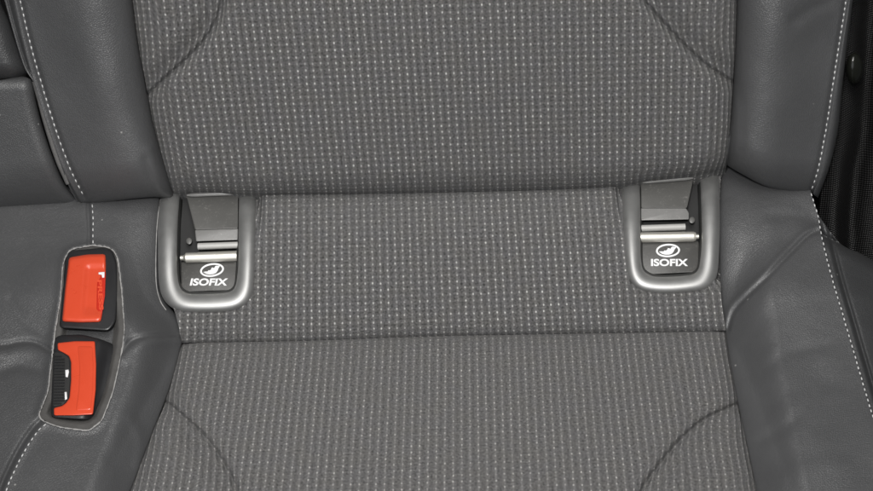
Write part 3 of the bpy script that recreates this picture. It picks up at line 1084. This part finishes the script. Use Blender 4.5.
def cap_patch(name, outline, ref, hfun, mat, parent, label=None, rings=10):
    """a moulded top: rings that shrink from the outline to the middle, height hfun(px,py,w), w = 1 at the outline"""
    O = resample(np.vstack([outline, outline[:1]]), 81)[:-1]
    c = O.mean(0)
    ws = np.r_[1.0, 0.985, 0.96, 0.93, 0.88, np.linspace(0.8, 0.05, rings)]
    PXc = c[0] + (O[None, :, 0] - c[0]) * ws[:, None]; PYc = c[1] + (O[None, :, 1] - c[1]) * ws[:, None]
    hh = hfun(PXc, PYc, ws[:, None] + 0 * PXc)
    t = ref(PXc, PYc) - hh * MM
    P = CAM + ray(PXc, PYc) * t[..., None]
    nr, nc = PXc.shape
    verts = P.reshape(-1, 3).tolist()
    f = []
    for i in range(nr - 1):
        for j in range(nc):
            j2 = (j + 1) % nc
            f.append((i * nc + j, i * nc + j2, (i + 1) * nc + j2, (i + 1) * nc + j))
    f.append(tuple((nr - 1) * nc + j for j in range(nc)))
    base = len(verts)
    low = CAM + ray(O[:, 0], O[:, 1]) * (ref(O[:, 0], O[:, 1]) - (hh[0] - 9) * MM)[:, None]
    verts += low.tolist()
    for j in range(nc):
        j2 = (j + 1) % nc
        f.append((j, base + j, base + j2, j2))
    me = bpy.data.meshes.new(name)
    me.from_pydata(verts, [], f)
    bm = bmesh.new(); bm.from_mesh(me); bmesh.ops.recalc_face_normals(bm, faces=bm.faces); bm.to_mesh(me); bm.free()
    return link_mesh(name, me, mat, parent, label)


# upper buckle
refU = flat_ref((65, 255), (115, 255), (85, 325))
bu = thing('belt_buckle', 'red belt buckle nearer the backrest, its red button unbroken and its slot on the right', 'buckle', tuple(on(refU, [(88, 290)], -10)[0]), GROUP_B)
house = rnd([(66, 251), (104, 247.5), (112, 250), (117, 262), (118, 292), (116, 322), (109, 331), (59, 328), (60, 318), (63, 280)], 5, 4)
prism('housing', house, refU, -14, 1.0, BLACK, bu, bevel=1.6, seg=4)
btn = rnd([(69, 257.5), (87, 254.5), (105.5, 254), (106.5, 275), (105.5, 295), (101, 322), (80, 322.5), (62, 321.5), (65, 290)], 2.5, 4)


def h_btn(px, py, w):
    h = 3.9 - 2.2 * np.clip((w - 0.9) / 0.1, 0, 1) ** 2
    x = px - (91 - (py - 254) * 0.075)
    # shallow finger dish with a soft shoulder on its left and top
    dish = sstep(-7, 0, x) * sstep(262, 270, py) * (1 - sstep(306, 318, py))
    return h - 1.7 * dish


red1 = cap_patch('press_button', btn, refU, h_btn, RED, bu, rings=26)
slot = rnd([(102.3, 272), (105.6, 272), (105, 296), (101, 320), (98.5, 320), (98, 311), (96.5, 309), (97, 283), (99.5, 279)], 1.0, 3)
prism('slot_edge', slot, refU, 0.5, 2.9, RED_D, red1, bevel=0.3)
tv, tf = font_mesh('PRESS', 10)
tv = tv * np.array([30.0 / np.ptp(tv[:, 0]), 4.6 / np.ptp(tv[:, 1])])
tv = np.stack([tv[:, 1] + 0.06 * tv[:, 0], -tv[:, 0]], -1)          # reads down the button
print_mesh('lettering', tv, tf, (100.4, 295), refU, 3.0, red1, RED_L)
prism('white_mark', [(98.5, 272.3), (104.6, 271.8), (104.4, 277.5), (102.2, 277.8), (101.6, 274.8), (98.6, 274.5)], refU, 2.0, 3.3, WHITE, red1, bevel=0.2, label='small white mark in the slot')  # small white mark at the upper end of the slot

# lower buckle
refL = flat_ref((56, 342), (112, 345), (75, 415))
bl = thing('belt_buckle', 'red belt buckle farther from the backrest, with a ribbed black slot in its left side', 'buckle', tuple(on(refL, [(80, 378)], -10)[0]), GROUP_B)
house = rnd([(54, 338.5), (60, 335), (82, 334.5), (97, 338), (114, 344), (116, 352), (108, 388), (95, 417), (88, 420), (51, 417.5), (51.5, 395), (53, 360)], 4, 4)


def h_h2(px, py, w):
    return 1.2 - 1.5 * np.clip((w - 0.9) / 0.1, 0, 1) ** 2 - 6.5 * sstep(97, 114, px + (py - 345) * 0.22)


cap_patch('housing', house, refL, h_h2, BLACK, bl, rings=18)
btn2 = rnd([(57.5, 343), (75, 341.2), (95, 341.2), (96.3, 365), (95.8, 390), (93, 414.5), (74, 415.5), (54, 415.5), (53.8, 408), (62, 406), (66, 403), (69.5, 398), (71, 380), (71, 362), (69, 356), (63, 352.5), (57.8, 350)], 1.6, 3)
O2 = np.array(btn2)
prism('press_button', btn2, refL, -2, 2.6, RED, bl, bevel=1.2, seg=4)
prism('shoulder', rnd([(77, 346), (93, 346), (94, 366), (93.5, 390), (91.5, 410), (75, 411), (78, 390), (79, 366)], 3, 4), refL, 1.0, 3.05, RED, bl.children[1] if len(bl.children) > 1 else bl, bevel=1.2, seg=4)
sl = prism('tongue_slot', rnd([(54.5, 352), (63, 353), (69, 358), (70, 380), (68.5, 398), (63, 405), (53, 406.5)], 1.5, 3), refL, -3, 1.9, HOLE, bl, bevel=0.3)
rb = bmesh.new()
for k in range(17):
    y = 355.5 + k * 2.95
    xl = 54.6 - 0.022 * (y - 352)
    xr = 64.5 if 357 < y < 402 else 61.5
    p = on(refL, [(xl, y), (xr, y), (xr, y + 1.3), (xl, y + 1.3)], 1.9)
    q = on(refL, [(xl, y), (xr, y), (xr, y + 1.3), (xl, y + 1.3)], 2.7)
    vv = [rb.verts.new(x) for x in p] + [rb.verts.new(x) for x in q]
    for a in ((4, 5, 6, 7), (0, 1, 5, 4), (1, 2, 6, 5), (2, 3, 7, 6), (3, 0, 4, 7)):
        rb.faces.new([vv[i] for i in a])
bmesh.ops.recalc_face_normals(rb, faces=rb.faces)
me = bpy.data.meshes.new('slot_ribs'); rb.to_mesh(me); rb.free()
link_mesh('slot_ribs', me, BLACK, sl, smooth=False)
for pts in ([(65.2, 370), (68.6, 369.5), (69, 372), (67.8, 377.5), (65.6, 377)], [(64.5, 392), (66.8, 391.8), (67.2, 399), (64.8, 400)]):
    prism('latch_tooth', pts, refL, 1.0, 3.0, WHITE, sl, bevel=0.3, label='small pale latch tooth')

# ================================================================== BELT, KNOB, SIDE TRIM on the right
belt = thing('seat_belt', 'black ribbed seat belt webbing hanging beside the right bolster', 'seat belt', (0.27, 0.03, 0.03))
b_left = curve([(846, -45), (839, 0), (836, 60), (832, 130), (822, 180), (818, 222), (818, 232)])
b_right = curve([(935, -45), (930, 60), (925, 200), (925, 285)])


def s_belt(px, py):
    # the band is folded: a raised left edge, a valley, and a second rise to the right
    xx = px - np.interp(py, [-45, 0, 60, 130, 180, 222, 290], [846, 839, 836, 832, 822, 818, 818])
    k = sstep(120, 200, py)
    h = -16 + 8 * np.exp(-((xx - 9 - 6 * k) / 12) ** 2) * (0.45 + 0.55 * k) - 6 * np.exp(-((xx - 32) / 9) ** 2) + 5 * sstep(35, 60, xx)
    h = h - 14 * (1 - sstep(50, 200, py)) + 0.8 * wob(px, py, 14, 2.0)
    return tB(px, py) - h * MM


PX, PY = coons(b_left, b_right, np.array([(846., -45), (935, -45)]), curve([(818, 232), (840, 244), (875, 263), (925, 287)]), 70, 200)
grid_mesh('webbing', PX, PY, s_belt, WEB, belt, skirt=0.003, uv=lambda PX, PY, P: np.stack([P[..., 0] * 1000, (P @ axB) * 1000], -1))

knob_ref = lambda px, py: tB(px, py) + 0.014
kb = cap_patch('trim_knob', np.array([(854.5 + 8.8 * math.cos(a), 68 + 15.5 * math.sin(a)) for a in np.linspace(0, 2 * math.pi, 60, endpoint=False)]), knob_ref,
               lambda px, py, w: 1 + 7 * np.sqrt(np.clip(1 - w ** 2.2, 0, 1)), KNOB, None, rings=14)
kb['label'] = 'round glossy black knob beside the belt webbing, right of the bolster'
kb['category'] = 'knob'

# black carpeted side of the car body behind the belt
PX, PY = coons(np.array([(815., -60), (800, 420)]), np.array([(1000., -60), (1000, 420)]), np.array([(815., -60), (1000, -60)]), np.array([(800., 420), (1000, 420)]), 30, 60)
wl = grid_mesh('side_trim_wall', PX, PY, lambda px, py: tB(px, py) + (0.075 + 0.004 * wob(px, py, 20, 1.0)), CARPET, None, skirt=0.01)
wl['kind'] = 'structure'

# dark body shell under and behind the seat, so that no gap opens at the joints
PX, PY = np.meshgrid(np.linspace(-90, 960, 30), np.linspace(-90, 580, 30))
fl = grid_mesh('floor', PX, PY, lambda px, py: smin(smin(tB(px, py) + 0.045, tS(px, py) + 0.5, 0.01), np.maximum(tB(px, py), 0) + 0.5, 0.001) * 0 + np.minimum(np.maximum(tB(px, py) + 0.05, 0), 9) * 0 + (np.where(py < 200, tB(px, py), np.minimum(tS(px, py), tC(px, py))) + 0.12), CARPET, None, skirt=0)
fl['kind'] = 'structure'

# ------------------------------------------------------------------ light
w = bpy.data.worlds.new('World')
scene.world = w
w.use_nodes = True
bg = w.node_tree.nodes['Background']
bg.inputs[0].default_value = (0.92, 0.97, 1.0, 1)
bg.inputs[1].default_value = 0.07


def area(name, loc, target, size, power, colr=(1, 1, 1)):
    ld = bpy.data.lights.new(name, 'AREA')
    ld.shape = 'DISK'
    ld.size = size
    ld.energy = power
    ld.color = colr
    o = bpy.data.objects.new(name, ld)
    COL.objects.link(o)
    o.location = loc
    d = Vector(target) - Vector(loc)
    o.rotation_euler = d.to_track_quat('-Z', 'Y').to_euler()
    return o


area('front_fill_lamp', (-0.15, -1.25, 0.50), (0, -0.02, 0), 1.0, 4.2, (0.97, 0.985, 1.0))  # added lamp low in front to brighten the bezel lips, no window seen
area('upper_fill_lamp', (0.10, -0.52, 1.20), (0, -0.03, 0), 0.45, 4.5, (1.0, 0.98, 0.95))  # added soft lamp high above the seat, its source unseen
area('overhead_sheen_lamp', (0.02, -0.12, 1.0), (0, -0.05, 0), 0.55, 5.0, (1.0, 0.985, 0.96))  # added overhead lamp that puts sheen on the bezel arms
fl_d = bpy.data.lights.new('flash_lamp', 'SPOT')
fl_d.energy = 34
fl_d.color = (1.0, 0.99, 0.97)
fl_d.spot_size = R(54)
fl_d.spot_blend = 1.0
fl_d.shadow_soft_size = 0.05
fl_o = bpy.data.objects.new('flash_lamp', fl_d)
COL.objects.link(fl_o)
fl_o.location = (-0.05, -0.52, 0.80)
fl_o.rotation_euler = (Vector((0.0, -0.045, 0.0)) - fl_o.location).to_track_quat('-Z', 'Y').to_euler()

scene.view_settings.view_transform = 'Standard'
scene.view_settings.look = 'None'
scene.view_settings.exposure = 0.12
scene.view_settings.gamma = 1
